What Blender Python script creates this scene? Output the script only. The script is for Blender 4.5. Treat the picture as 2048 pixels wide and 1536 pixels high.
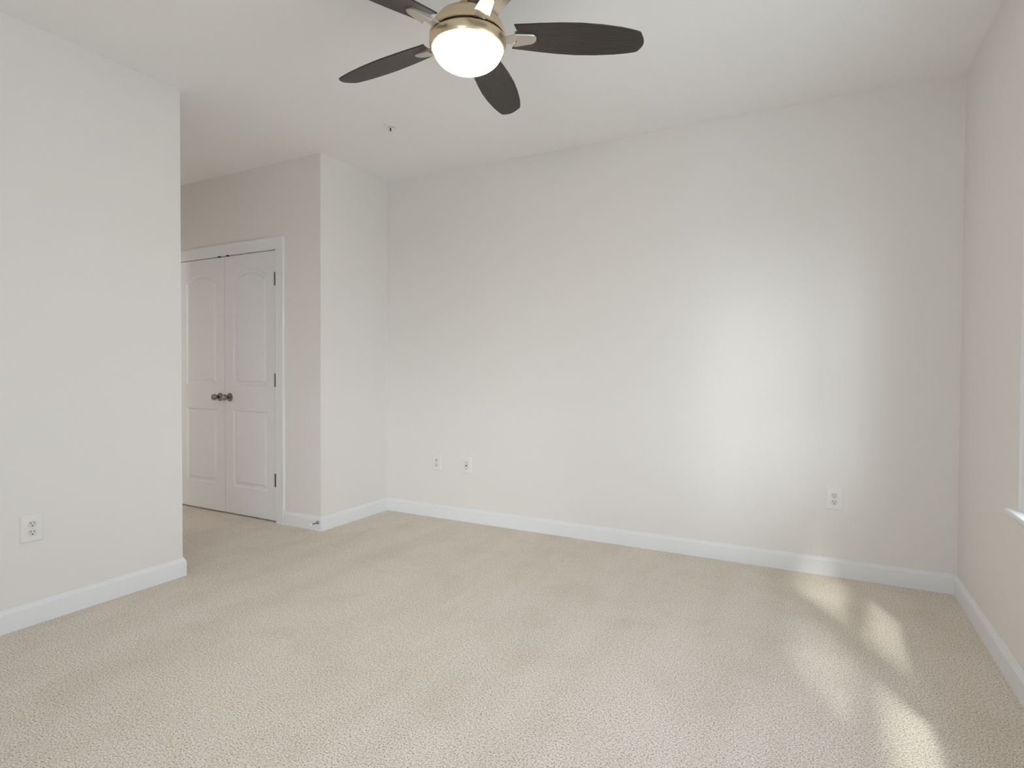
import bpy, bmesh, math, random
from mathutils import Vector, Matrix

for o in list(bpy.data.objects):
    bpy.data.objects.remove(o, do_unlink=True)
sc = bpy.context.scene
COL = sc.collection
PI = math.pi

# ------------------------------------------------------------------ camera
CAM_H = 1.1809
YAW, PITCH, ROLL, FPX, SY = 0.4845, 0.0182, 0.0042, 1151.6, -7.3
fwd = Vector((-math.sin(YAW) * math.cos(PITCH), math.cos(YAW) * math.cos(PITCH), -math.sin(PITCH)))
rgt = Vector((math.cos(YAW), math.sin(YAW), 0))
upv = rgt.cross(fwd)
r2 = rgt * math.cos(ROLL) + upv * math.sin(ROLL)
u2 = -rgt * math.sin(ROLL) + upv * math.cos(ROLL)
cd = bpy.data.cameras.new('camera')
cam = bpy.data.objects.new('camera', cd)
COL.objects.link(cam)
cam.matrix_world = Matrix(((r2.x, u2.x, -fwd.x, 0), (r2.y, u2.y, -fwd.y, 0),
                           (r2.z, u2.z, -fwd.z, CAM_H), (0, 0, 0, 1)))
cd.sensor_fit = 'HORIZONTAL'
cd.sensor_width = 36
cd.lens = 36 * FPX / 2048
cd.shift_y = SY / 2048
cd.clip_start = 0.02
sc.camera = cam

# ------------------------------------------------------------------ exposure / render look
sc.view_settings.view_transform = 'Standard'
sc.view_settings.look = 'None'
sc.view_settings.gamma = 1
sc.view_settings.use_curve_mapping = False
sc.view_settings.exposure = -0.01
sc.cycles.use_denoising = True
sc.cycles.max_bounces = 14
sc.cycles.diffuse_bounces = 10
sc.cycles.transparent_max_bounces = 12
sc.cycles.sample_clamp_indirect = 6

# ------------------------------------------------------------------ world: hazy bright sky
SUNV = Vector((0.405, -0.80, 1.0)).normalized()       # towards the sun
GLOWV = Vector((0.46, -1.0, 0.22)).normalized()      # bright hazy part of the sky low beside the sun
world = bpy.data.worlds.new('sky')
sc.world = world
world.use_nodes = True
nt = world.node_tree
nt.nodes.clear()
N = nt.nodes.new
L = nt.links.new
tc = N('ShaderNodeTexCoord')
sep = N('ShaderNodeSeparateXYZ')
L(tc.outputs['Generated'], sep.inputs[0])
ramp = N('ShaderNodeValToRGB')
mr = N('ShaderNodeMapRange')
mr.inputs[1].default_value = -1
mr.inputs[2].default_value = 1
L(sep.outputs[2], mr.inputs[0])
L(mr.outputs[0], ramp.inputs[0])
e = ramp.color_ramp.elements
e[0].position = 0.0
e[0].color = (0.45, 0.44, 0.42, 1)
e[1].position = 1.0
e[1].color = (0.72, 0.88, 1.10, 1)
for p_, c_ in ((0.47, (0.72, 0.72, 0.72, 1)), (0.50, (0.84, 0.93, 1.07, 1)), (0.65, (0.87, 0.96, 1.10, 1))):
    q = e.new(p_)
    q.color = c_
bg = N('ShaderNodeBackground')
WORLD_STR = 5.8
bg.inputs[1].default_value = WORLD_STR
L(ramp.outputs[0], bg.inputs[0])
dot = N('ShaderNodeVectorMath')
dot.operation = 'DOT_PRODUCT'
L(tc.outputs['Generated'], dot.inputs[0])
dot.inputs[1].default_value = GLOWV
mx = N('ShaderNodeMath')
mx.operation = 'MAXIMUM'
mx.inputs[1].default_value = 0
L(dot.outputs['Value'], mx.inputs[0])
pw = N('ShaderNodeMath')
pw.operation = 'POWER'
pw.inputs[1].default_value = 45
L(mx.outputs[0], pw.inputs[0])
ml = N('ShaderNodeMath')
ml.operation = 'MULTIPLY'
GLOW_STR = 27.0
ml.inputs[1].default_value = GLOW_STR
L(pw.outputs[0], ml.inputs[0])
bg2 = N('ShaderNodeBackground')
bg2.inputs[0].default_value = (0.96, 0.98, 1.0, 1)
L(ml.outputs[0], bg2.inputs[1])
ad = N('ShaderNodeAddShader')
L(bg.outputs[0], ad.inputs[0])
L(bg2.outputs[0], ad.inputs[1])
wo = N('ShaderNodeOutputWorld')
L(ad.outputs[0], wo.inputs[0])

# ------------------------------------------------------------------ sun
sd = bpy.data.lights.new('sun', 'SUN')
sd.energy = 5.0
sd.angle = math.radians(3.4)
sd.color = (1.0, 0.98, 0.95)
sun = bpy.data.objects.new('sun', sd)
COL.objects.link(sun)
sun.rotation_euler = SUNV.to_track_quat('Z', 'Y').to_euler()
sun.location = (6, -6, 10)

# ------------------------------------------------------------------ measured room
H = 2.74
D, XR, XC, DD, XL, YL = 3.7846, 0.6781, -3.1774, 3.0534, -3.1762, 2.0146
T = 0.12
REAR = -1.45
HX = -5.75           # far end of the side hall
BB = 0.014           # baseboard thickness
WIN = [(1.80, 2.625), (0.895, 1.72)]      # window openings along the right wall (Y ranges)
WZ0, WZ1 = 0.66, 2.09

# ------------------------------------------------------------------ materials
def material(name, col, rough=0.5, metal=0.0, spec=0.5):
    m = bpy.data.materials.new(name)
    m.use_nodes = True
    b = m.node_tree.nodes['Principled BSDF']
    b.inputs['Base Color'].default_value = (*col, 1)
    b.inputs['Roughness'].default_value = rough
    b.inputs['Metallic'].default_value = metal
    b.inputs['Specular IOR Level'].default_value = spec
    return m


def add_noise(m, scale, amount, bump=0.0, dist=0.001, detail=3, stretch=None):
    """faint tonal variation and fine relief"""
    n = m.node_tree
    b = n.nodes['Principled BSDF']
    col = tuple(b.inputs['Base Color'].default_value)
    t = n.nodes.new('ShaderNodeTexCoord')
    mp = n.nodes.new('ShaderNodeMapping')
    n.links.new(t.outputs['Object'], mp.inputs[0])
    if stretch:
        mp.inputs['Scale'].default_value = stretch
    nz = n.nodes.new('ShaderNodeTexNoise')
    nz.inputs['Scale'].default_value = scale
    nz.inputs['Detail'].default_value = detail
    n.links.new(mp.outputs[0], nz.inputs['Vector'])
    if amount:
        r = n.nodes.new('ShaderNodeValToRGB')
        r.color_ramp.elements[0].position = 0.3
        r.color_ramp.elements[1].position = 0.7
        r.color_ramp.elements[0].color = tuple(c * (1 - amount) for c in col[:3]) + (1,)
        r.color_ramp.elements[1].color = tuple(min(1, c * (1 + amount)) for c in col[:3]) + (1,)
        n.links.new(nz.outputs[0], r.inputs[0])
        n.links.new(r.outputs[0], b.inputs['Base Color'])
    if bump:
        bp = n.nodes.new('ShaderNodeBump')
        bp.inputs['Strength'].default_value = bump
        bp.inputs['Distance'].default_value = dist
        n.links.new(nz.outputs[0], bp.inputs['Height'])
        n.links.new(bp.outputs[0], b.inputs['Normal'])
    return m


M = {}
M['wall'] = add_noise(material('greige_wall_paint', (0.795, 0.776, 0.755), 0.62, 0, 0.3), 260, 0.006, 0.05, 0.0006)
M['ceiling'] = add_noise(material('ceiling_paint', (0.880, 0.874, 0.870), 0.9, 0, 0.1), 200, 0.006, 0.05, 0.0006)
M['trim'] = material('white_semi_gloss_trim', (0.815, 0.830, 0.850), 0.32, 0, 0.45)
M['door'] = add_noise(material('white_door_paint', (0.790, 0.797, 0.812), 0.42, 0, 0.4), 90, 0.004, 0.04, 0.0004,
                      stretch=(6, 1, 0.4))
M['nickel'] = material('satin_nickel', (0.62, 0.59, 0.54), 0.36, 1.0)
M['knob'] = material('dark_satin_nickel', (0.30, 0.28, 0.26), 0.27, 1.0)
M['hinge'] = material('hinge_metal', (0.10, 0.095, 0.09), 0.35, 1.0)
M['dark'] = material('dark_recess', (0.02, 0.02, 0.02), 0.8)
M['plastic'] = material('white_plastic_plate', (0.80, 0.79, 0.78), 0.35)
M['socket'] = material('ivory_grey_socket', (0.68, 0.69, 0.66), 0.4)
M['slot'] = material('slot_black', (0.02, 0.02, 0.02), 0.6)
M['rubber'] = material('white_rubber', (0.85, 0.85, 0.84), 0.5)
M['leaf'] = material('leaf_green', (0.10, 0.22, 0.05), 0.6)
M['bark'] = material('bark', (0.16, 0.11, 0.08), 0.9)
M['pale_ground'] = add_noise(material('light_bounce_ground', (0.60, 0.59, 0.57), 0.9), 3, 0.1)
M['vinyl'] = material('white_vinyl', (0.80, 0.81, 0.82), 0.35)
M['chrome'] = material('chrome', (0.75, 0.75, 0.75), 0.15, 1.0)

# carpet
m = bpy.data.materials.new('beige_carpet')
m.use_nodes = True
n = m.node_tree
b = n.nodes['Principled BSDF']
b.inputs['Roughness'].default_value = 0.95
b.inputs['Specular IOR Level'].default_value = 0.1
b.inputs['Sheen Weight'].default_value = 0.15
b.inputs['Sheen Roughness'].default_value = 0.5
t = n.nodes.new('ShaderNodeTexCoord')


def noise(scale, detail=2, rough=0.5, vec=None, dist=0.0):
    z = n.nodes.new('ShaderNodeTexNoise')
    z.inputs['Scale'].default_value = scale
    z.inputs['Detail'].default_value = detail
    z.inputs['Roughness'].default_value = rough
    z.inputs['Distortion'].default_value = dist
    n.links.new(vec or t.outputs['Object'], z.inputs['Vector'])
    return z.outputs[0]


def ramp_(fac, stops):
    r = n.nodes.new('ShaderNodeValToRGB')
    el = r.color_ramp.elements
    el[0].position, el[0].color = stops[0][0], (*stops[0][1], 1)
    el[1].position, el[1].color = stops[-1][0], (*stops[-1][1], 1)
    for p_, c_ in stops[1:-1]:
        q_ = el.new(p_)
        q_.color = (*c_, 1)
    n.links.new(fac, r.inputs[0])
    return r.outputs[0]


def mul(a_, b_, f=1.0):
    x_ = n.nodes.new('ShaderNodeMix')
    x_.data_type = 'RGBA'
    x_.blend_type = 'MULTIPLY'
    x_.inputs[0].default_value = f
    n.links.new(a_, x_.inputs[6])
    n.links.new(b_, x_.inputs[7])
    return x_.outputs[2]


tuft = noise(170, 3, 0.7)
tuft2 = noise(270, 2, 0.6)
yarn_shade = ramp_(tuft, [(0.33, (0.22, 0.175, 0.13)), (0.44, (0.71, 0.625, 0.54)), (0.54, (0.91, 0.83, 0.74)),  # dark stops paint the shade between tufts into the carpet colour
                    (0.66, (1.0, 0.95, 0.88))])
fine_shade = ramp_(tuft2, [(0.34, (0.62, 0.59, 0.55)), (0.46, (1, 1, 1)), (0.75, (1.0, 1.0, 1.0))])  # finer tuft shading, also painted as dark specks
c1 = mul(yarn_shade, fine_shade)
nap_shade = ramp_(noise(3.2, 4, 0.62, dist=0.6), [(0.34, (0.935, 0.925, 0.91)), (0.5, (0.985, 0.985, 0.98)), (0.62, (1, 1, 1))])  # shading from the lie of the pile, painted as soft patches
c2 = mul(c1, nap_shade)
mp = n.nodes.new('ShaderNodeMapping')
mp.inputs['Rotation'].default_value = (0, 0, math.radians(-12))
mp.inputs['Scale'].default_value = (5.0, 0.55, 1)
n.links.new(t.outputs['Object'], mp.inputs[0])
stripe = ramp_(noise(1.0, 2, 0.5, vec=mp.outputs[0]), [(0.36, (0.95, 0.94, 0.93)), (0.60, (1, 1, 1))])  # brushed-pile shading painted as faint streaks
c3 = mul(c2, stripe)
n.links.new(c3, b.inputs['Base Color'])
bp = n.nodes.new('ShaderNodeBump')
bp.inputs['Strength'].default_value = 1.0
bp.inputs['Distance'].default_value = 0.004
n.links.new(tuft, bp.inputs['Height'])
n.links.new(bp.outputs[0], b.inputs['Normal'])
M['carpet'] = m

# brushed nickel of the fan, the lamp's gold glow mixed into its colour
m = material('brushed_nickel_lamplit', (0.74, 0.61, 0.43), 0.30, 1.0)
add_noise(m, 60, 0.05, 0.04, 0.0004, 2, stretch=(1, 1, 18))
M['brushed'] = m
# espresso blades with fine grain running along the blade
m = material('espresso_wood', (0.040, 0.034, 0.031), 0.42, 0, 0.35)
add_noise(m, 12, 0.38, 0.08, 0.0004, 5, stretch=(1.2, 26, 4))
M['blade'] = m
# lit opal bowl
m = bpy.data.materials.new('lit_opal_glass')
m.use_nodes = True
b = m.node_tree.nodes['Principled BSDF']
b.inputs['Base Color'].default_value = (0.9, 0.88, 0.84, 1)
b.inputs['Roughness'].default_value = 0.2
b.inputs['Emission Color'].default_value = (1.0, 0.85, 0.66, 1)
b.inputs['Emission Strength'].default_value = 37.0
M['bowl'] = m
# thin window glass
m = bpy.data.materials.new('window_glass')
m.use_nodes = True
q = m.node_tree
q.nodes.clear()
o_ = q.nodes.new('ShaderNodeOutputMaterial')
mixs = q.nodes.new('ShaderNodeMixShader')
tr = q.nodes.new('ShaderNodeBsdfTransparent')
tr.inputs[0].default_value = (0.94, 0.96, 0.95, 1)
gl = q.nodes.new('ShaderNodeBsdfGlossy')
gl.inputs['Roughness'].default_value = 0.01
lw = q.nodes.new('ShaderNodeLayerWeight')
p5 = q.nodes.new('ShaderNodeMath')
p5.operation = 'POWER'
p5.inputs[1].default_value = 5
q.links.new(lw.outputs['Facing'], p5.inputs[0])
ma = q.nodes.new('ShaderNodeMath')
ma.operation = 'MULTIPLY_ADD'
ma.inputs[1].default_value = 0.9
ma.inputs[2].default_value = 0.04
q.links.new(p5.outputs[0], ma.inputs[0])
q.links.new(ma.outputs[0], mixs.inputs[0])
q.links.new(tr.outputs[0], mixs.inputs[1])
q.links.new(gl.outputs[0], mixs.inputs[2])
q.links.new(mixs.outputs[0], o_.inputs[0])
M['glass'] = m


# ------------------------------------------------------------------ helpers
def link(name, bm, mat, parent=None, smooth=False, loc=(0, 0, 0), rot=(0, 0, 0), bevel=0, angle=0.6):
    bmesh.ops.recalc_face_normals(bm, faces=bm.faces)
    me = bpy.data.meshes.new(name)
    bm.to_mesh(me)
    bm.free()
    if smooth:
        for p in me.polygons:
            p.use_smooth = True
        try:
            me.set_sharp_from_angle(angle=angle)
        except Exception:
            pass
    me.materials.append(mat)
    o = bpy.data.objects.new(name, me)
    COL.objects.link(o)
    o.location = loc
    o.rotation_euler = rot
    if parent:
        o.parent = parent
    if bevel:
        md = o.modifiers.new('bevel', 'BEVEL')
        md.width = bevel
        md.segments = 3
        md.limit_method = 'ANGLE'
    return o


def empty(name, loc=(0, 0, 0), rot=(0, 0, 0), parent=None):
    o = bpy.data.objects.new(name, None)
    o.empty_display_size = 0.05
    COL.objects.link(o)
    o.location = loc
    o.rotation_euler = rot
    if parent:
        o.parent = parent
    return o


def tag(o, label, cat, group=None, kind=None):
    o['label'] = label
    o['category'] = cat
    if group:
        o['group'] = group
    if kind:
        o['kind'] = kind
    return o


def box(bm, x0, x1, y0, y1, z0, z1):
    v = [bm.verts.new(p) for p in ((x0, y0, z0), (x1, y0, z0), (x1, y1, z0), (x0, y1, z0),
                                   (x0, y0, z1), (x1, y0, z1), (x1, y1, z1), (x0, y1, z1))]
    for f in ((0, 3, 2, 1), (4, 5, 6, 7), (0, 1, 5, 4), (1, 2, 6, 5), (2, 3, 7, 6), (3, 0, 4, 7)):
        bm.faces.new([v[i] for i in f])


def lathe(bm, prof, seg=64, axis='Z', origin=(0, 0, 0)):
    """revolve (r, h) pairs; r == 0 makes a pole"""
    rings = []
    ox, oy, oz = origin
    for r, h in prof:
        def P(a):
            if axis == 'Z':
                return (ox + r * math.cos(a), oy + r * math.sin(a), oz + h)
            return (ox + r * math.cos(a), oy + h, oz + r * math.sin(a))   # about Y
        if r < 1e-6:
            rings.append([bm.verts.new(P(0))])
        else:
            rings.append([bm.verts.new(P(2 * PI * i / seg)) for i in range(seg)])
    for a, c in zip(rings, rings[1:]):
        for i in range(seg):
            j = (i + 1) % seg
            if len(a) == 1 and len(c) == 1:
                break
            if len(a) == 1:
                bm.faces.new((a[0], c[i], c[j]))
            elif len(c) == 1:
                bm.faces.new((a[i], a[j], c[0]))
            else:
                bm.faces.new((a[i], a[j], c[j], c[i]))


def sweep(bm, prof, path, caps=True):
    """sweep a closed 2D profile (offset, height) along a plan path with mitred corners.
    offset is measured to the LEFT normal of the path."""
    pts = [Vector(p) for p in path]
    k = len(pts)
    rings = []
    for i in range(k):
        d0 = (pts[i] - pts[i - 1]).normalized() if i else None
        d1 = (pts[i + 1] - pts[i]).normalized() if i < k - 1 else None
        if d0 is None:
            d0 = d1
        if d1 is None:
            d1 = d0
        n0 = Vector((-d0.y, d0.x))
        n1 = Vector((-d1.y, d1.x))
        mm = (n0 + n1)
        mm = mm / mm.dot(n0)
        rings.append([bm.verts.new((pts[i].x + mm.x * u, pts[i].y + mm.y * u, h)) for u, h in prof])
    for a, c in zip(rings, rings[1:]):
        for i in range(len(prof)):
            j = (i + 1) % len(prof)
            bm.faces.new((a[i], a[j], c[j], c[i]))
    if caps:
        bm.faces.new(rings[0])
        bm.faces.new(list(reversed(rings[-1])))


def struct(name, bm, mat, label, cat, parent=None, **k):
    o = link(name, bm, mat, parent, **k)
    if parent is None:
        tag(o, label, cat, kind='structure')
    return o


# ------------------------------------------------------------------ room shell
bm = bmesh.new()
box(bm, HX - T, XR + T, REAR - T, D + T, -0.12, 0.0)
struct('floor', bm, M['carpet'], 'beige cut pile wall to wall carpet over the whole floor', 'floor')

bm = bmesh.new()
box(bm, HX - T, XR + T, REAR - T, D + T, H, H + 0.12)
struct('ceiling', bm, M['ceiling'], 'flat off-white painted ceiling with the fan hanging from it', 'ceiling')

bm = bmesh.new()
box(bm, HX - T, XR + T, D, D + T, 0, H)
struct('wall_back', bm, M['wall'], 'long greige wall facing the viewer with a soft patch of daylight', 'wall')

bm = bmesh.new()
ys = [REAR - T, WIN[1][0], WIN[1][1], WIN[0][0], WIN[0][1], D]
for i in range(0, 6, 2):
    box(bm, XR, XR + T, ys[i], ys[i + 1], 0, H)
for a, c in WIN:
    box(bm, XR, XR + T, a, c, 0, WZ0)
    box(bm, XR, XR + T, a, c, WZ1, H)
struct('wall_right', bm, M['wall'], 'greige wall with the window at the right edge of the photo', 'wall')

bm = bmesh.new()
box(bm, XL - T, XL, REAR, YL, 0, H)
OX0, OX1 = -4.95, -4.15            # unseen doorway added opposite the closet to let fill light through
box(bm, OX1, XL - T, YL - T, YL, 0, H)
box(bm, HX, OX0, YL - T, YL, 0, H)
box(bm, OX0, OX1, YL - T, YL, 2.08, H)
struct('wall_left', bm, M['wall'], 'greige wall on the left ending in an outside corner at the side hall', 'wall')

DX0, DX1, DZ = -4.858, -3.634, 2.098       # closet door opening
bm = bmesh.new()
box(bm, DX1, XC, DD, DD + T, 0, H)
box(bm, HX, DX0, DD, DD + T, 0, H)
box(bm, DX0, DX1, DD, DD + T, DZ, H)
struct('wall_hall', bm, M['wall'], 'shaded greige hall wall around the white double closet doors', 'wall')

bm = bmesh.new()
box(bm, XC - T, XC, DD + T, D, 0, H)
struct('wall_return', bm, M['wall'], 'narrow bright wall return between the closet wall and the long wall', 'wall')

bm = bmesh.new()
box(bm, HX - T, HX, YL - T, D, 0, H)
struct('wall_hall_end', bm, M['wall'], 'end wall of the side hall, hidden behind the left wall', 'wall')

bm = bmesh.new()
RWIN = (-0.85, 0.50)
box(bm, XL - T, RWIN[0], REAR - T, REAR, 0, H)
box(bm, RWIN[1], XR, REAR - T, REAR, 0, H)
box(bm, RWIN[0], RWIN[1], REAR - T, REAR, 0, WZ0)
box(bm, RWIN[0], RWIN[1], REAR - T, REAR, WZ1, H)
struct('wall_rear', bm, M['wall'], 'greige wall behind the viewer', 'wall')

BX0, BX1, BY0 = -5.5, -3.42, 0.35       # unseen room added beyond that doorway to hold the fill lamp
bm = bmesh.new()
box(bm, BX0 - 0.1, BX1 + 0.1, BY0 - 0.1, BY0, 0, H)
box(bm, BX0 - 0.1, BX0, BY0, YL - T, 0, H)
box(bm, BX1, BX1 + 0.1, BY0, YL - T, 0, H)
struct('wall_fill_room', bm, M['ceiling'], 'pale walls of an added unseen room that spreads fill light onto the closet doors', 'wall')

# baseboards: flat board, small bead, ogee top
BP = [(0, 0), (BB, 0), (BB, 0.079), (BB - 0.0018, 0.0805), (BB - 0.001, 0.083), (BB - 0.003, 0.089),
      (BB - 0.0075, 0.096), (BB - 0.0085, 0.099), (BB - 0.0085, 0.1035), (0.003, 0.1055), (0, 0.1055)]


def baseboard(name, path, label):
    bm = bmesh.new()
    sweep(bm, BP, path)
    return struct(name, bm, M['trim'], label, 'baseboard', smooth=True, angle=0.35)


e_ = 0.0004
baseboard('baseboard_left', [(XL + e_, REAR + BB), (XL + e_, YL + e_), (OX1 + 0.1, YL + e_)][::-1],
          'white baseboard along the foot of the left wall, wrapping its outside corner')
baseboard('baseboard_back', [(XR - e_, D - e_), (XC + e_, D - e_)],
          'white baseboard along the foot of the long wall facing the viewer')
baseboard('baseboard_right', [(XR - e_, REAR + BB), (XR - e_, D - BB - e_)],
          'white baseboard along the foot of the right wall under the window')
baseboard('baseboard_hall', [(XC + e_, D - BB - e_), (XC + e_, DD - e_), (-3.541, DD - e_)],
          'white baseboard wrapping the outside corner beside the closet doors')
baseboard('baseboard_rear', [(XL + BB, REAR + e_), (XR - BB, REAR + e_)],
          'white baseboard behind the viewer')

# ------------------------------------------------------------------ closet doors and casing
CW = 0.088          # casing width


def casing_prof(inner, outer):
    """(distance across from inner edge, protrusion) for a colonial casing"""
    return [(0.0, 0.0), (0.0, 0.010), (0.006, 0.0125), (0.012, 0.0115), (0.018, 0.0125), (0.050, 0.0145),
            (0.062, 0.0150), (0.068, 0.0175), (0.080, 0.0185), (CW - 0.002, 0.0175), (CW, 0.0155), (CW, 0.0)]


def casing(bm, x0, x1, z0, z1, plane, sign=-1, axis='Y', legs=True, foot=0.0):
    """mitred three sided casing in the wall plane; opening x0..x1, top z1; protrudes by sign along axis"""
    prof = casing_prof(0, 0)
    rings = []
    stations = [(x1, foot, 1, 0), (x1, z1, 1, 1), (x0, z1, -1, 1), (x0, foot, -1, 0)]
    for (x, z, sx_, sz_) in stations:
        ring = []
        for d, pr in prof:
            px, pz = x + sx_ * d, z + sz_ * d
            if axis == 'Y':
                ring.append(bm.verts.new((px, plane + sign * pr, pz)))
            else:
                ring.append(bm.verts.new((plane + sign * pr, px, pz)))
        rings.append(ring)
    for a, c in zip(rings, rings[1:]):
        for i in range(len(prof)):
            j = (i + 1) % len(prof)
            bm.faces.new((a[i], a[j], c[j], c[i]))
    bm.faces.new(rings[0])
    bm.faces.new(rings[-1])


bm = bmesh.new()
casing(bm, DX0 + 0.002, DX1 - 0.002, 0, DZ - 0.004, DD - e_)
trim = struct('trim_1', bm, M['trim'], 'white moulded casing framing the double closet doors', 'door casing',
              smooth=True, angle=0.35)
bm = bmesh.new()      # jamb lining inside the opening
box(bm, DX0, DX0 + 0.006, DD, DD + T, 0, DZ - 0.006)
box(bm, DX1 - 0.006, DX1, DD, DD + T, 0, DZ - 0.006)
box(bm, DX0, DX1, DD, DD + T, DZ - 0.006, DZ)
link('jamb', bm, M['trim'], trim)
bm = bmesh.new()      # stop strip behind the leaves
box(bm, DX0 + 0.006, DX1 - 0.006, DD + 0.045, DD + 0.06, DZ - 0.04, DZ - 0.006)
link('door_stop_strip', bm, M['dark'], trim)


def panel_outline(cx, half, z0, z1, rise, d, seg=20):
    """closed outline (x, z), inset by d; rise > 0 makes an arched top"""
    hw = half - d
    pts = [(cx - hw, z0 + d), (cx + hw, z0 + d)]
    if rise <= 0:
        pts += [(cx + hw - 2 * hw * i / seg, z1 - d) for i in range(seg + 1)]
    else:
        R = (half * half + rise * rise) / (2 * rise)
        cz = z1 - R
        r = R - d
        a = math.asin(hw / r)
        for i in range(seg + 1):
            an = a - 2 * a * i / seg
            pts.append((cx + r * math.sin(an), cz + r * math.cos(an)))
    return pts


def door_leaf(name, x0, x1, label, knob_x, hinge_x):
    root = None
    z0, z1 = 0.012, 2.086
    yf = DD + 0.004
    cx = (x0 + x1) / 2
    bm = bmesh.new()
    outer = [bm.verts.new(p) for p in ((x0, yf, z0), (x1, yf, z0), (x1, yf, z1), (x0, yf, z1))]
    edges = [bm.edges.new((outer[i], outer[(i + 1) % 4])) for i in range(4)]
    steps = [(0.0, 0.0), (0.004, 0.0050), (0.010, 0.0100), (0.018, 0.0112), (0.026, 0.0100),
             (0.040, 0.0035), (0.044, 0.0015)]
    half = 0.204
    for (pz0, pz1, rise) in ((0.232, 0.848, 0), (1.046, 1.968, 0.070)):
        loops = []
        for d, dep in steps:
            loops.append([bm.verts.new((x, yf + dep, z)) for x, z in panel_outline(cx, half, pz0, pz1, rise, d)])
        k = len(loops[0])
        edges += [bm.edges.new((loops[0][i], loops[0][(i + 1) % k])) for i in range(k)]
        for a, c in zip(loops, loops[1:]):
            for i in range(k):
                j = (i + 1) % k
                bm.faces.new((a[i], a[j], c[j], c[i]))
        bm.faces.new(loops[-1])
    bmesh.ops.triangle_fill(bm, use_beauty=True, use_dissolve=False, edges=edges)
    back = [bm.verts.new((v.co.x, yf + 0.035, v.co.z)) for v in outer]
    for i in range(4):
        j = (i + 1) % 4
        bm.faces.new((outer[i], outer[j], back[j], back[i]))
    bm.faces.new(back)
    leaf = link(name, bm, M['door'], smooth=True, angle=0.25)
    tag(leaf, label, 'door', kind='structure')
    # knob
    kz = 0.950
    bm = bmesh.new()
    lathe(bm, [(0, -0.0135), (0.010, -0.0135), (0.012, -0.020), (0.0125, -0.032), (0.017, -0.036), (0.0235, -0.043),
               (0.0255, -0.052), (0.0245, -0.061), (0.019, -0.068), (0.010, -0.0715), (0, -0.072)],
          40, 'Y', (knob_x, yf, kz))
    kn = link('door_knob', bm, M['knob'], leaf, smooth=True, angle=1.0)
    bm = bmesh.new()
    lathe(bm, [(0, 0), (0.0335, 0), (0.0335, -0.004), (0.031, -0.0075), (0.024, -0.0085), (0.022, -0.011),
               (0.014, -0.0135), (0, -0.0135)], 40, 'Y', (knob_x, yf - 0.0001, kz))
    link('rosette', bm, M['knob'], kn, smooth=True, angle=0.6)
    # hinges: knuckle barrel with finials and the thin leaf edge
    for hz in (1.866, 1.094, 0.327):
        bm = bmesh.new()
        r = 0.0062
        prof = [(0, -0.051), (0.004, -0.051), (r, -0.049)]
        for s_ in range(5):
            a0 = -0.049 + s_ * 0.0196
            prof += [(r, a0 + 0.0008), (r, a0 + 0.0188), (r - 0.0012, a0 + 0.0190), (r - 0.0012, a0 + 0.0196)]
        prof += [(r, 0.049), (0.004, 0.051), (0, 0.051)]
        lathe(bm, prof, 20, 'Z', (hinge_x, yf - 0.0125, hz))
        h_ = link('hinge', bm, M['hinge'], leaf, smooth=True, angle=0.5)
        sgn = -1 if hinge_x > cx else 1
        bm = bmesh.new()
        box(bm, min(hinge_x, hinge_x + sgn * 0.026), max(hinge_x, hinge_x + sgn * 0.026), yf - 0.0060, yf - 0.0002,
            hz - 0.049, hz + 0.049)
        link('hinge_plate', bm, M['nickel'], h_)
    # ball catch in the top rail close to the meeting edge
    bm = bmesh.new()
    lathe(bm, [(0, 0.0065), (0.006, 0.0055), (0.009, 0.002), (0.010, 0.0), (0.010, -0.001), (0, -0.001)], 20, 'Z',
          (knob_x + (0.008 if knob_x < cx else -0.008), yf + 0.0155, z1 + 0.001))
    link('ball_catch', bm, M['nickel'], leaf, smooth=True)
    return leaf


XM = -4.2470
door_leaf('door_1', DX0 + 0.010, XM - 0.0018,
          'left leaf of the white closet doors, partly behind the left wall', XM - 0.062, DX0 + 0.008)
door_leaf('door_2', XM + 0.0018, DX1 - 0.010,
          'right leaf of the white closet doors, with three dark hinges on its right edge', XM + 0.060, DX1 - 0.0085)
for cx_ in (XM - 0.053, XM + 0.050):      # strikes recessed in the head casing
    bm = bmesh.new()
    lathe(bm, [(0, 0.0075), (0.008, 0.0070), (0.0125, 0.004), (0.014, 0.0), (0, 0.0)], 20, 'Z', (0, 0, 0))
    link('catch_strike', bm, M['dark'], trim, loc=(cx_, DD - 0.0035, DZ - 0.0115), smooth=True)

# ------------------------------------------------------------------ window pair in the right wall
WY0, WY1 = WIN[1][0], WIN[0][1]
win = empty('window_1', (XR, (WY0 + WY1) / 2, 0))
tag(win, 'white framed window at the right edge, only its casing and sill corner showing', 'window', kind='structure')


def wlink(name, bm, mat, parent=win, **k):
    o = link(name, bm, mat, None, **k)
    o.parent = parent
    o.matrix_parent_inverse = Matrix.Translation(-Vector((XR, (WY0 + WY1) / 2, 0)))
    return o


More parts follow.
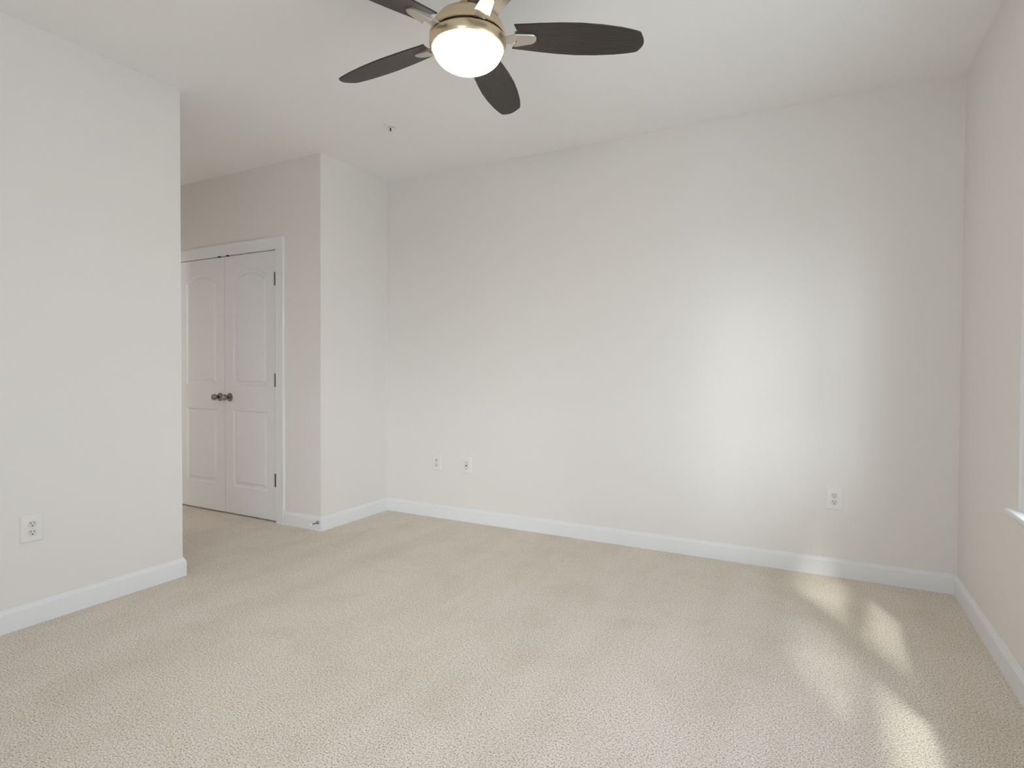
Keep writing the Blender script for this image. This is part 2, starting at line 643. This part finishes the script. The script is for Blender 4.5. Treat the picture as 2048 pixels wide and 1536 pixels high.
bm = bmesh.new()
casing(bm, WY0, WY1, WZ0, WZ1, XR - e_, -1, 'X', foot=0.680)
box(bm, XR - 0.016, XR - e_, WIN[1][1], WIN[0][0], 0.680, WZ1)
wlink('casing', bm, M['trim'], smooth=True, angle=0.35)
bm = bmesh.new()      # stool with rounded nose and horns
sp = [(0.0, 0.680), (0.046, 0.680), (0.0495, 0.6785), (0.0515, 0.675), (0.052, 0.670), (0.0515, 0.665),
      (0.0495, 0.6615), (0.046, 0.660), (0.0, 0.660)]
ya, yb = WY0 - CW - 0.024, WY1 + CW + 0.016
ra = [bm.verts.new((XR - p, ya, z)) for p, z in sp]
rb = [bm.verts.new((XR - p, yb, z)) for p, z in sp]
for i in range(len(sp)):
    j = (i + 1) % len(sp)
    bm.faces.new((ra[i], ra[j], rb[j], rb[i]))
bm.faces.new(ra)
bm.faces.new(rb)
for a, c in WIN:
    box(bm, XR - 0.0005, XR + T - 0.02, a + 0.001, c - 0.001, 0.6602, 0.6798)
wlink('stool', bm, M['trim'], smooth=True, angle=0.5)
bm = bmesh.new()      # apron under the stool
ap = [(0, 0.6598), (0.030, 0.6598), (0.030, 0.650), (0.024, 0.640), (0.018, 0.632), (0.016, 0.622), (0.013, 0.600),
      (0.010, 0.588), (0, 0.588)]
ya, yb = WY0 - CW, WY1 + CW
for (y_, k_) in ((None, None),):
    ra = [bm.verts.new((XR - e_ - p, ya + 0.0, z)) for p, z in ap]
    rb = [bm.verts.new((XR - e_ - p, yb - (0.6598 - z) * 0.25, z)) for p, z in ap]
    for i in range(len(ap)):
        j = (i + 1) % len(ap)
        bm.faces.new((ra[i], ra[j], rb[j], rb[i]))
    bm.faces.new(ra)
    bm.faces.new(rb)
wlink('apron', bm, M['trim'], smooth=True, angle=0.5)
zc = (WZ0 + WZ1) / 2 + 0.01
for a, c in WIN:
    bm = bmesh.new()      # double hung sash pair
    f = 0.045
    lo, hi = 0.682, WZ1 - 0.002
    a1, c1_ = a + 0.002, c - 0.002
    xo = XR + 0.045
    for (x0, x1, z0, z1) in ((xo, xo + 0.03, lo, zc + 0.02), (xo + 0.032, xo + 0.062, zc - 0.02, hi)):
        box(bm, x0, x1, a1, a1 + f, z0, z1)
        box(bm, x0, x1, c1_ - f, c1_, z0, z1)
        box(bm, x0, x1, a1 + f, c1_ - f, z0, z0 + f)
        box(bm, x0, x1, a1 + f, c1_ - f, z1 - f * 0.9, z1)
    wlink('sash', bm, M['vinyl'])
    for (x0, z0, z1) in ((xo + 0.013, lo + f, zc + 0.02 - f * 0.9), (xo + 0.045, zc - 0.02 + f, hi - f * 0.9)):
        bm = bmesh.new()
        box(bm, x0, x0 + 0.004, a1 + f, c1_ - f, z0, z1)
        wlink('glass_pane', bm, M['glass'])

# window added behind the viewer to fill the room with daylight
w2 = empty('fill_window', (0, 0, 0))
tag(w2, 'white framed window added out of view behind the viewer for fill daylight', 'window', kind='structure')
bm = bmesh.new()
casing(bm, RWIN[0], RWIN[1], WZ0, WZ1, REAR + e_, 1, 'Y', foot=0.660)
link('casing', bm, M['trim'], w2, smooth=True, angle=0.35)
bm = bmesh.new()
box(bm, RWIN[0] - 0.11, RWIN[1] + 0.11, REAR + 0.0005, REAR + 0.05, 0.640, 0.6599)
link('stool', bm, M['trim'], w2, bevel=0.004)
bm = bmesh.new()
rm = (RWIN[0] + RWIN[1]) / 2
for a, c in ((RWIN[0], rm), (rm, RWIN[1])):
    for z0, z1 in ((WZ0, zc), (zc, WZ1)):
        a1, c1_ = a + 0.001, c - 0.001
        y0, y1 = REAR - 0.09, REAR - 0.05
        box(bm, a1, a1 + 0.045, y0, y1, z0, z1)
        box(bm, c1_ - 0.045, c1_, y0, y1, z0, z1)
        box(bm, a1 + 0.045, c1_ - 0.045, y0, y1, z0, z0 + 0.04)
        box(bm, a1 + 0.045, c1_ - 0.045, y0, y1, z1 - 0.04, z1)
link('sash', bm, M['vinyl'], w2)
bm = bmesh.new()
box(bm, RWIN[0] + 0.03, RWIN[1] - 0.03, REAR - 0.072, REAR - 0.068, WZ0 + 0.03, WZ1 - 0.03)
link('glass_pane', bm, M['glass'], w2)

# portals guide daylight sampling through the two openings
for a, c in WIN:
    pl = bpy.data.lights.new('window_portal', 'AREA')
    pl.shape = 'RECTANGLE'
    pl.size = WZ1 - WZ0 - 0.02
    pl.size_y = c - a
    pl.cycles.is_portal = True
    po = bpy.data.objects.new('window_portal', pl)
    COL.objects.link(po)
    po.location = (XR + T + 0.01, (a + c) / 2, (WZ0 + WZ1) / 2)
    po.rotation_euler = (0, math.radians(90), 0)
pl = bpy.data.lights.new('window_portal', 'AREA')
pl.shape = 'RECTANGLE'
pl.size = RWIN[1] - RWIN[0]
pl.size_y = WZ1 - WZ0 - 0.02
pl.cycles.is_portal = True
po = bpy.data.objects.new('window_portal', pl)
COL.objects.link(po)
po.location = ((RWIN[0] + RWIN[1]) / 2, REAR - T - 0.01, (WZ0 + WZ1) / 2)
po.rotation_euler = (math.radians(90), 0, 0)

# ------------------------------------------------------------------ ceiling fan
FX, FY, BZ = -1.156, 1.8333, 2.424
fan = empty('ceiling_fan', (FX, FY, H))
tag(fan, 'brushed nickel ceiling fan with five espresso blades and a lit white glass bowl', 'ceiling fan')


def flink(name, bm, mat, parent=fan, **k):
    """geometry written with heights in room z, plan relative to the fan axis"""
    o = link(name, bm, mat, None, **k)
    o.parent = parent
    return o


def zz(prof):
    return [(r, z - H) for r, z in prof]


bm = bmesh.new()
lathe(bm, zz([(0, 2.7395), (0.068, 2.7395), (0.070, 2.730), (0.066, 2.705), (0.050, 2.685), (0.030, 2.676),
              (0, 2.676)]), 64)
flink('canopy', bm, M['brushed'], smooth=True)
bm = bmesh.new()
lathe(bm, zz([(0, 2.68), (0.0125, 2.68), (0.0125, 2.56), (0, 2.56)]), 32)
flink('downrod', bm, M['brushed'], smooth=True)
bm = bmesh.new()
lathe(bm, zz([(0, 2.570), (0.024, 2.570), (0.028, 2.563), (0.030, 2.535), (0.044, 2.523), (0.050, 2.515),
              (0.052, 2.505), (0.085, 2.494), (0.112, 2.476), (0.131, 2.450), (0.1395, 2.426), (0.1410, 2.416),
              (0.137, 2.4135), (0.10, 2.4135), (0, 2.4135)]), 96)
flink('motor_housing', bm, M['brushed'], smooth=True, angle=0.5)
bm = bmesh.new()
lathe(bm, zz([(0, 2.4130), (0.124, 2.4130), (0.124, 2.4045), (0, 2.4045)]), 64)
flink('blade_hub', bm, M['hinge'], smooth=True)
bm = bmesh.new()
lathe(bm, zz([(0, 2.4040), (0.137, 2.4040), (0.1410, 2.4025), (0.1425, 2.398), (0.1420, 2.385), (0.1400, 2.374),
              (0.1365, 2.3675), (0.1320, 2.3665), (0.1300, 2.369), (0.1295, 2.385), (0, 2.385)]), 96)
flink('light_ring', bm, M['brushed'], smooth=True, angle=0.5)
bm = bmesh.new()
prof = [(0.1275, 2.383)]
for i in range(0, 25):
    a = (PI / 2) * i / 24
    prof.append((0.1285 * math.cos(a) ** 1.16 if i < 24 else 0, 2.3685 - 0.081 * math.sin(a)))
lathe(bm, zz(prof), 96)
bowl = flink('glass_bowl', bm, M['bowl'], smooth=True, angle=1.2)


def blade_half(s):
    """half widths (leading, trailing) at s along 0..1"""
    w = [(0.0, 0.056), (0.08, 0.0600), (0.2, 0.0665), (0.35, 0.0725), (0.5, 0.0750), (0.65, 0.0720), (0.8, 0.0640),
         (0.9, 0.0555), (0.96, 0.0490), (0.985, 0.0430), (1.0, 0.0300)]
    for (a, x), (c, y) in zip(w, w[1:]):
        if s <= c:
            f_ = (s - a) / (c - a)
            return x + (y - x) * f_
    return w[-1][1]


def make_blade_mesh():
    bm = bmesh.new()
    r0, r1, th = 0.168, 0.664, 0.0055
    cols = 60
    rows = 14
    top, bot = [], []
    for i in range(cols + 1):
        s = (i / cols)
        s = s if s < 0.9 else 0.9 + 0.1 * (1 - (1 - (s - 0.9) / 0.1) ** 1.6)
        w = blade_half(s)
        rt, rb_ = [], []
        for j in range(rows + 1):
            v = -1 + 2 * j / rows
            x = r0 + (r1 - r0) * s
            x -= 0.017 * (1 - v * v) * 1.0 * max(0, 1 - s * 6) * -1      # concave root edge
            x -= 0.010 * (v * v) * max(0, (s - 0.8) / 0.2)               # softly bowed tip
            x += 0.004 * v * max(0, (s - 0.8) / 0.2)
            rt.append(bm.verts.new((x, v * w, th / 2)))
            rb_.append(bm.verts.new((x, v * w, -th / 2)))
        top.append(rt)
        bot.append(rb_)
    for i in range(cols):
        for j in range(rows):
            bm.faces.new((top[i][j], top[i + 1][j], top[i + 1][j + 1], top[i][j + 1]))
            bm.faces.new((bot[i][j], bot[i][j + 1], bot[i + 1][j + 1], bot[i + 1][j]))
        for j in (0, rows):
            bm.faces.new((top[i][j], top[i + 1][j], bot[i + 1][j], bot[i][j]))
    for i in (0, cols):
        for j in range(rows):
            bm.faces.new((top[i][j], top[i][j + 1], bot[i][j + 1], bot[i][j]))
    return bm


def make_bracket_mesh(pitch):
    """blade iron: flat arm out of the hub, then a rounded tongue clamped under the blade"""
    bm = bmesh.new()
    # arm in the hub plane (untilted), x from 0.112 to 0.180
    n_ = 8
    sec = []
    for i in range(n_ + 1):
        f_ = i / n_
        x = 0.110 + 0.066 * f_
        w = 0.022 - 0.004 * math.sin(PI * f_)
        tilt = pitch * f_
        zc_ = -0.0150 + 0.008 * f_ * f_
        ring = []
        for (sy_, sz_) in ((-1, -1), (1, -1), (1, 1), (-1, 1)):
            y = sy_ * w
            z = sz_ * 0.0035
            ring.append(bm.verts.new((x, y * math.cos(tilt) - z * math.sin(tilt),
                                      y * math.sin(tilt) + z * math.cos(tilt) + zc_)))
        sec.append(ring)
    for a, c in zip(sec, sec[1:]):
        for i in range(4):
            j = (i + 1) % 4
            bm.faces.new((a[i], a[j], c[j], c[i]))
    bm.faces.new(sec[0])
    bm.faces.new(sec[-1])
    # tongue
    out = []
    R_ = 0.0235
    out += [(0.172, -0.030), (0.200, -0.0275)]
    for i in range(13):
        a = -PI / 2 + PI * i / 12
        out.append((0.2325 + R_ * math.cos(a), R_ * math.sin(a)))
    out += [(0.200, 0.0275), (0.172, 0.030)]
    for i in range(1, 6):
        v = 1 - 2 * i / 6
        out.append((0.172 + 0.009 * (1 - v * v), 0.030 * v))
    layers = []
    for (z_, sc_) in ((-0.0030, 1.0), (-0.0070, 1.0), (-0.0090, 0.93)):
        lay = []
        for (x, y) in out:
            xx = 0.205 + (x - 0.205) * sc_
            yy = y * sc_
            z = z_ if z_ > -0.005 else z_ - 0.0105 * (1 - (xx - 0.172) / 0.085)      # thick at the hub end
            lay.append(bm.verts.new((xx, yy * math.cos(pitch) - z * math.sin(pitch),
                                     yy * math.sin(pitch) + z * math.cos(pitch))))
        layers.append(lay)
    k = len(out)
    for a, c in zip(layers, layers[1:]):
        for i in range(k):
            j = (i + 1) % k
            bm.faces.new((a[i], a[j], c[j], c[i]))
    bm.faces.new(layers[0])
    bm.faces.new(layers[-1])
    return bm


PITCH_B = math.radians(-13)
PHI0 = math.radians(31.5)
blade0 = brk0 = None
for k in range(5):
    ang = PHI0 + k * 2 * PI / 5
    if blade0 is None:
        blade0 = link('blade', make_blade_mesh(), M['blade'], fan, smooth=True, angle=0.6)
        brk0 = link('blade_bracket', make_bracket_mesh(PITCH_B), M['nickel'], blade0, smooth=True, angle=0.5)
        bl, bk = blade0, brk0
    else:
        bl = blade0.copy()
        COL.objects.link(bl)
        bk = brk0.copy()
        COL.objects.link(bk)
        bk.parent = bl
    bl.parent = fan
    bl.location = (0, 0, BZ - H)
    bl.rotation_mode = 'QUATERNION'
    bl.rotation_quaternion = (Matrix.Rotation(ang, 3, 'Z') @ Matrix.Rotation(PITCH_B, 3, 'X')).to_quaternion()
    # the bracket mesh carries its own tilt, so undo the blade's pitch for it
    bk.matrix_parent_inverse = Matrix.Identity(4)
    bk.location = (0, 0, 0)
    bk.rotation_mode = 'QUATERNION'
    bk.rotation_quaternion = Matrix.Rotation(-PITCH_B, 3, 'X').to_quaternion()

# ------------------------------------------------------------------ fill lamp added in the unseen side room to brighten the closet doors
gm = bpy.data.materials.new('fill_globe')
gm.use_nodes = True
gb = gm.node_tree.nodes['Principled BSDF']
gb.inputs['Emission Color'].default_value = (1.0, 0.97, 0.93, 1)
gb.inputs['Emission Strength'].default_value = 165.0
wl = empty('fill_lamp', (BX1, 0.75, 1.95))
tag(wl, 'white globe lamp added in the unseen side room to brighten the closet doors', 'lamp')
bm = bmesh.new()
lathe(bm, [(0, -0.003), (0.05, -0.003), (0.05, 0.012), (0.018, 0.02), (0.018, 0.075), (0, 0.075)], 32, 'Y')
link('wall_mount', bm, M['nickel'], wl, smooth=True, rot=(0, 0, math.radians(90)))
bm = bmesh.new()
bmesh.ops.create_uvsphere(bm, u_segments=32, v_segments=16, radius=0.08)
link('globe', bm, gm, wl, smooth=True, loc=(-0.15, 0, 0))

# ------------------------------------------------------------------ sprinkler
sp_ = empty('fire_sprinkler', (-2.427, 2.925, H))
tag(sp_, 'small white pendent fire sprinkler on the ceiling beyond the fan', 'sprinkler')
bm = bmesh.new()
lathe(bm, [(0.018, -0.0002), (0.040, -0.0002), (0.041, -0.003), (0.037, -0.008), (0.030, -0.0095), (0.0265, -0.008),
           (0.025, -0.003), (0.018, -0.0015)], 48)
link('escutcheon', bm, M['plastic'], sp_, smooth=True)
bm = bmesh.new()
lathe(bm, [(0, -0.0002), (0.017, -0.0002), (0.017, -0.002), (0.011, -0.003), (0.011, -0.012), (0, -0.012)], 32)
for s_ in (-1, 1):
    pts = [(0.009 * s_, -0.012), (0.015 * s_, -0.022), (0.010 * s_, -0.034), (0.0, -0.040)]
    for (a, za), (c, zc_) in zip(pts, pts[1:]):
        mid = Vector(((a + c) / 2, 0, (za + zc_) / 2))
        dv = Vector((c - a, 0, zc_ - za))
        r_ = bmesh.ops.create_cone(bm, cap_ends=True, segments=10, radius1=0.0022, radius2=0.0022, depth=dv.length)
        rot = dv.to_track_quat('Z', 'Y').to_matrix().to_4x4()
        bmesh.ops.transform(bm, matrix=Matrix.Translation(mid) @ rot, verts=r_['verts'])
link('frame', bm, M['plastic'], sp_, smooth=True)
bm = bmesh.new()
lathe(bm, [(0, -0.012), (0.0035, -0.013), (0.0045, -0.022), (0.0035, -0.033), (0, -0.036)], 16)
link('glass_bulb', bm, M['slot'], sp_, smooth=True)
bm = bmesh.new()
lathe(bm, [(0, -0.0385), (0.0135, -0.0395), (0.0140, -0.0410), (0, -0.0420)], 32)
link('deflector', bm, M['plastic'], sp_, smooth=True)


# ------------------------------------------------------------------ wall plates
def rounded_rect(hw, hh, r, seg=6):
    pts = []
    for (cx, cy, a0) in ((hw - r, hh - r, 0), (-(hw - r), hh - r, PI / 2), (-(hw - r), -(hh - r), PI),
                         (hw - r, -(hh - r), 1.5 * PI)):
        for i in range(seg + 1):
            a = a0 + (PI / 2) * i / seg
            pts.append((cx + r * math.cos(a), cy + r * math.sin(a)))
    return pts


def prism(bm, layers):
    """layers: list of (points, y); joins outlines of equal length, capping both ends"""
    rr = [[bm.verts.new((x, y, z)) for x, z in pts] for pts, y in layers]
    for a, c in zip(rr, rr[1:]):
        k = len(a)
        for i in range(k):
            j = (i + 1) % k
            bm.faces.new((a[i], a[j], c[j], c[i]))
    bm.faces.new(rr[0])
    bm.faces.new(rr[-1])


PW, PH = 0.0443, 0.0640        # half sizes of the oversized plates


def plate_bm():
    bm = bmesh.new()
    prism(bm, [(rounded_rect(PW, PH, 0.003), -0.0003), (rounded_rect(PW, PH, 0.003), -0.0020),
               (rounded_rect(PW - 0.0012, PH - 0.0012, 0.003), -0.0034),
               (rounded_rect(PW - 0.0070, PH - 0.0070, 0.003), -0.0062),
               (rounded_rect(PW - 0.0095, PH - 0.0095, 0.003), -0.0066)])
    return bm


def face_outline():
    """round socket face with flattened top and bottom"""
    R_, cut = 0.0172, 0.0142
    pts = []
    for i in range(40):
        a = 2 * PI * i / 40
        pts.append((R_ * math.cos(a), max(-cut, min(cut, R_ * math.sin(a)))))
    return pts


def outlet_root(label, loc, rotz, flip=False, grp='wall plates'):
    root = empty('wall_outlet', loc, (0, PI if flip else 0, rotz))
    tag(root, label, 'outlet', 'duplex outlets in the walls')
    link('cover_plate', plate_bm(), M['plastic'], root, smooth=True, angle=0.4)
    for s_ in (1, -1):
        zc_ = 0.0195 * s_
        bm = bmesh.new()
        prism(bm, [([(x, z + zc_) for x, z in face_outline()], -0.0062),
                   ([(x, z + zc_) for x, z in face_outline()], -0.0082),
                   ([(x * 0.96, z * 0.96 + zc_) for x, z in face_outline()], -0.0087)])
        so = link('socket', bm, M['socket'], root, smooth=True, angle=0.5)
        bm = bmesh.new()
        box(bm, -0.0074, -0.0052, -0.0092, -0.0086, zc_ + 0.0005, zc_ + 0.0095)
        box(bm, 0.0054, 0.0074, -0.0092, -0.0086, zc_ + 0.0010, zc_ + 0.0085)
        pts = [(0.0028 * math.cos(2 * PI * i / 16), zc_ - 0.0075 + 0.0028 * math.sin(2 * PI * i / 16))
               for i in range(16)]
        prism(bm, [(pts, -0.0086), (pts, -0.0092)])
        link('socket_slots', bm, M['slot'], so)
    bm = bmesh.new()
    lathe(bm, [(0, -0.0088), (0.0022, -0.0086), (0.0030, -0.0078), (0.0030, -0.0064), (0, -0.0064)], 16, 'Y')
    link('screw', bm, M['plastic'], root, smooth=True)
    return root


outlet_root('white duplex outlet low on the left wall, nearest the viewer', (XL, 1.3025, 0.4450), PI / 2)
outlet_root('small upside-down white duplex outlet left of the cable plate on the long wall', (-2.667, D, 0.4380), 0, True)
outlet_root('white duplex outlet at the right of the long wall, near the room corner', (0.106, D, 0.4470), 0)

cp = empty('cable_plate', (-2.385, D, 0.4375))
tag(cp, 'white wall plate with one small dark cable jack, right of the upside-down outlet', 'wall plate')
link('cover_plate', plate_bm(), M['plastic'], cp, smooth=True, angle=0.4)
bm = bmesh.new()
prism(bm, [(rounded_rect(0.0165, 0.0335, 0.0012), -0.0063), (rounded_rect(0.0165, 0.0335, 0.0012), -0.0074),
           (rounded_rect(0.0155, 0.0325, 0.0012), -0.0080)])
ins = link('insert', bm, M['socket'], cp, smooth=True, angle=0.4)
ins['label'] = 'grey rectangular insert'
bm = bmesh.new()
lathe(bm, [(0, -0.0150), (0.0028, -0.0150), (0.0046, -0.0146), (0.0048, -0.0078), (0, -0.0078)], 20, 'Y')
link('coax_jack', bm, M['slot'], cp, smooth=True)

# ------------------------------------------------------------------ door stop on the baseboard
ds = empty('door_stop', (-3.194, DD - BB - 0.0006, 0.062))
tag(ds, 'short metal door stop with a white tip on the baseboard beside the closet', 'door stop')
bm = bmesh.new()
lathe(bm, [(0, 0), (0.0125, 0), (0.0125, -0.003), (0.010, -0.006), (0.0070, -0.010), (0.0055, -0.018),
           (0.0045, -0.034), (0.0040, -0.060), (0, -0.060)], 24, 'Y')
link('stop_body', bm, M['knob'], ds, smooth=True, angle=0.7)
bm = bmesh.new()
lathe(bm, [(0, -0.0575), (0.0065, -0.0575), (0.0080, -0.061), (0.0082, -0.068), (0.0070, -0.0745), (0.0040, -0.077),
           (0, -0.0775)], 24, 'Y')
link('rubber_tip', bm, M['rubber'], ds, smooth=True, angle=0.9)

# ------------------------------------------------------------------ outside the window: pale bounce ground and a tree shading the sun
GZ = -0.45
bm = bmesh.new()
box(bm, XR + T + 0.02, 40, -40, 30, GZ - 0.1, GZ)  # added ground, kept pale to bounce light up to the ceiling
box(bm, -20, XR + T + 0.02, -40, REAR - T - 0.02, GZ - 0.1, GZ)
tag(link('bounce_ground', bm, M['pale_ground']), 'unseen pale ground added outside the windows to bounce daylight indoors', 'bounce_ground', kind='structure')

random.seed(11)
tb = Vector((3.2, -1.8, GZ))
tree = empty('tree', tb)
tag(tree, 'leafy shade tree standing outside the window', 'tree')
cc = Vector((2.27, -1.13, 5.0))
bm = bmesh.new()


def limb(p0, p1, r0, r1, seg=10):
    d = p1 - p0
    qt = d.to_track_quat('Z', 'Y')
    a = [bm.verts.new(p0 + qt @ Vector((r0 * math.cos(2 * PI * i / seg), r0 * math.sin(2 * PI * i / seg), 0))) for i in
         range(seg)]
    c = [bm.verts.new(p1 + qt @ Vector((r1 * math.cos(2 * PI * i / seg), r1 * math.sin(2 * PI * i / seg), 0))) for i in
         range(seg)]
    for i in range(seg):
        j = (i + 1) % seg
        bm.faces.new((a[i], a[j], c[j], c[i]))
    bm.faces.new(a)
    bm.faces.new(c)


top = cc - tb
limb(Vector((0, 0, -0.05)), Vector((top.x * 0.6, top.y * 0.6, 2.6)), 0.14, 0.09)
fork = Vector((top.x * 0.6, top.y * 0.6, 2.6))
for i in range(9):
    a = 2 * PI * i / 9
    limb(fork, top + Vector((1.2 * math.cos(a), 1.2 * math.sin(a), random.uniform(-0.6, 0.9))), 0.05, 0.012, 6)
link('trunk', bm, M['bark'], tree)

# sunny gaps between the leaf clumps, written where their light lands on the carpet (x, y, rx, ry)
GAPS = [(-0.03, 3.58, 0.20, 0.12), (0.15, 3.30, 0.11, 0.17), (0.37, 2.96, 0.13, 0.15), (-0.03, 2.82, 0.07, 0.10),
        (0.10, 2.50, 0.06, 0.10), (0.36, 2.28, 0.13, 0.22), (0.22, 2.08, 0.11, 0.2), (0.4, 1.8, 0.14, 0.2)]
bm = bmesh.new()
cnt = 0
for i in range(40000):
    v = Vector((random.gauss(0, 1), random.gauss(0, 1), random.gauss(0, 1))).normalized()
    p = cc + v * (1.45 * random.random() ** 0.34)
    t_ = p.z / SUNV.z
    gx, gy = p.x - SUNV.x * t_, p.y - SUNV.y * t_
    inb = any(((gx - a) / rx) ** 2 + ((gy - c) / ry) ** 2 < 1.25 for a, c, rx, ry in GAPS)
    if inb:
        continue
    if random.random() < 0.89:
        continue
    s_ = random.uniform(0.035, 0.06)
    qa = Vector((random.gauss(0, 1), random.gauss(0, 1), random.gauss(0, 1))).normalized()
    qb = qa.orthogonal().normalized()
    qb.rotate(Matrix.Rotation(random.uniform(0, 2 * PI), 3, qa))
    qc = qa.cross(qb)
    lp = p - tb
    vs = [bm.verts.new(lp + qb * s_ * 1.4 * x + qc * s_ * y + qa * s_ * zq) for x, y, zq in
          ((-1, 0, 0.1), (-0.2, -0.6, 0), (0.5, -0.45, 0), (1, 0, 0.15), (0.5, 0.45, 0), (-0.2, 0.6, 0))]
    bm.faces.new(vs)
    cnt += 1
fo = link('foliage', bm, M['leaf'], tree)
fo['kind'] = 'stuff'
print('leaves', cnt)
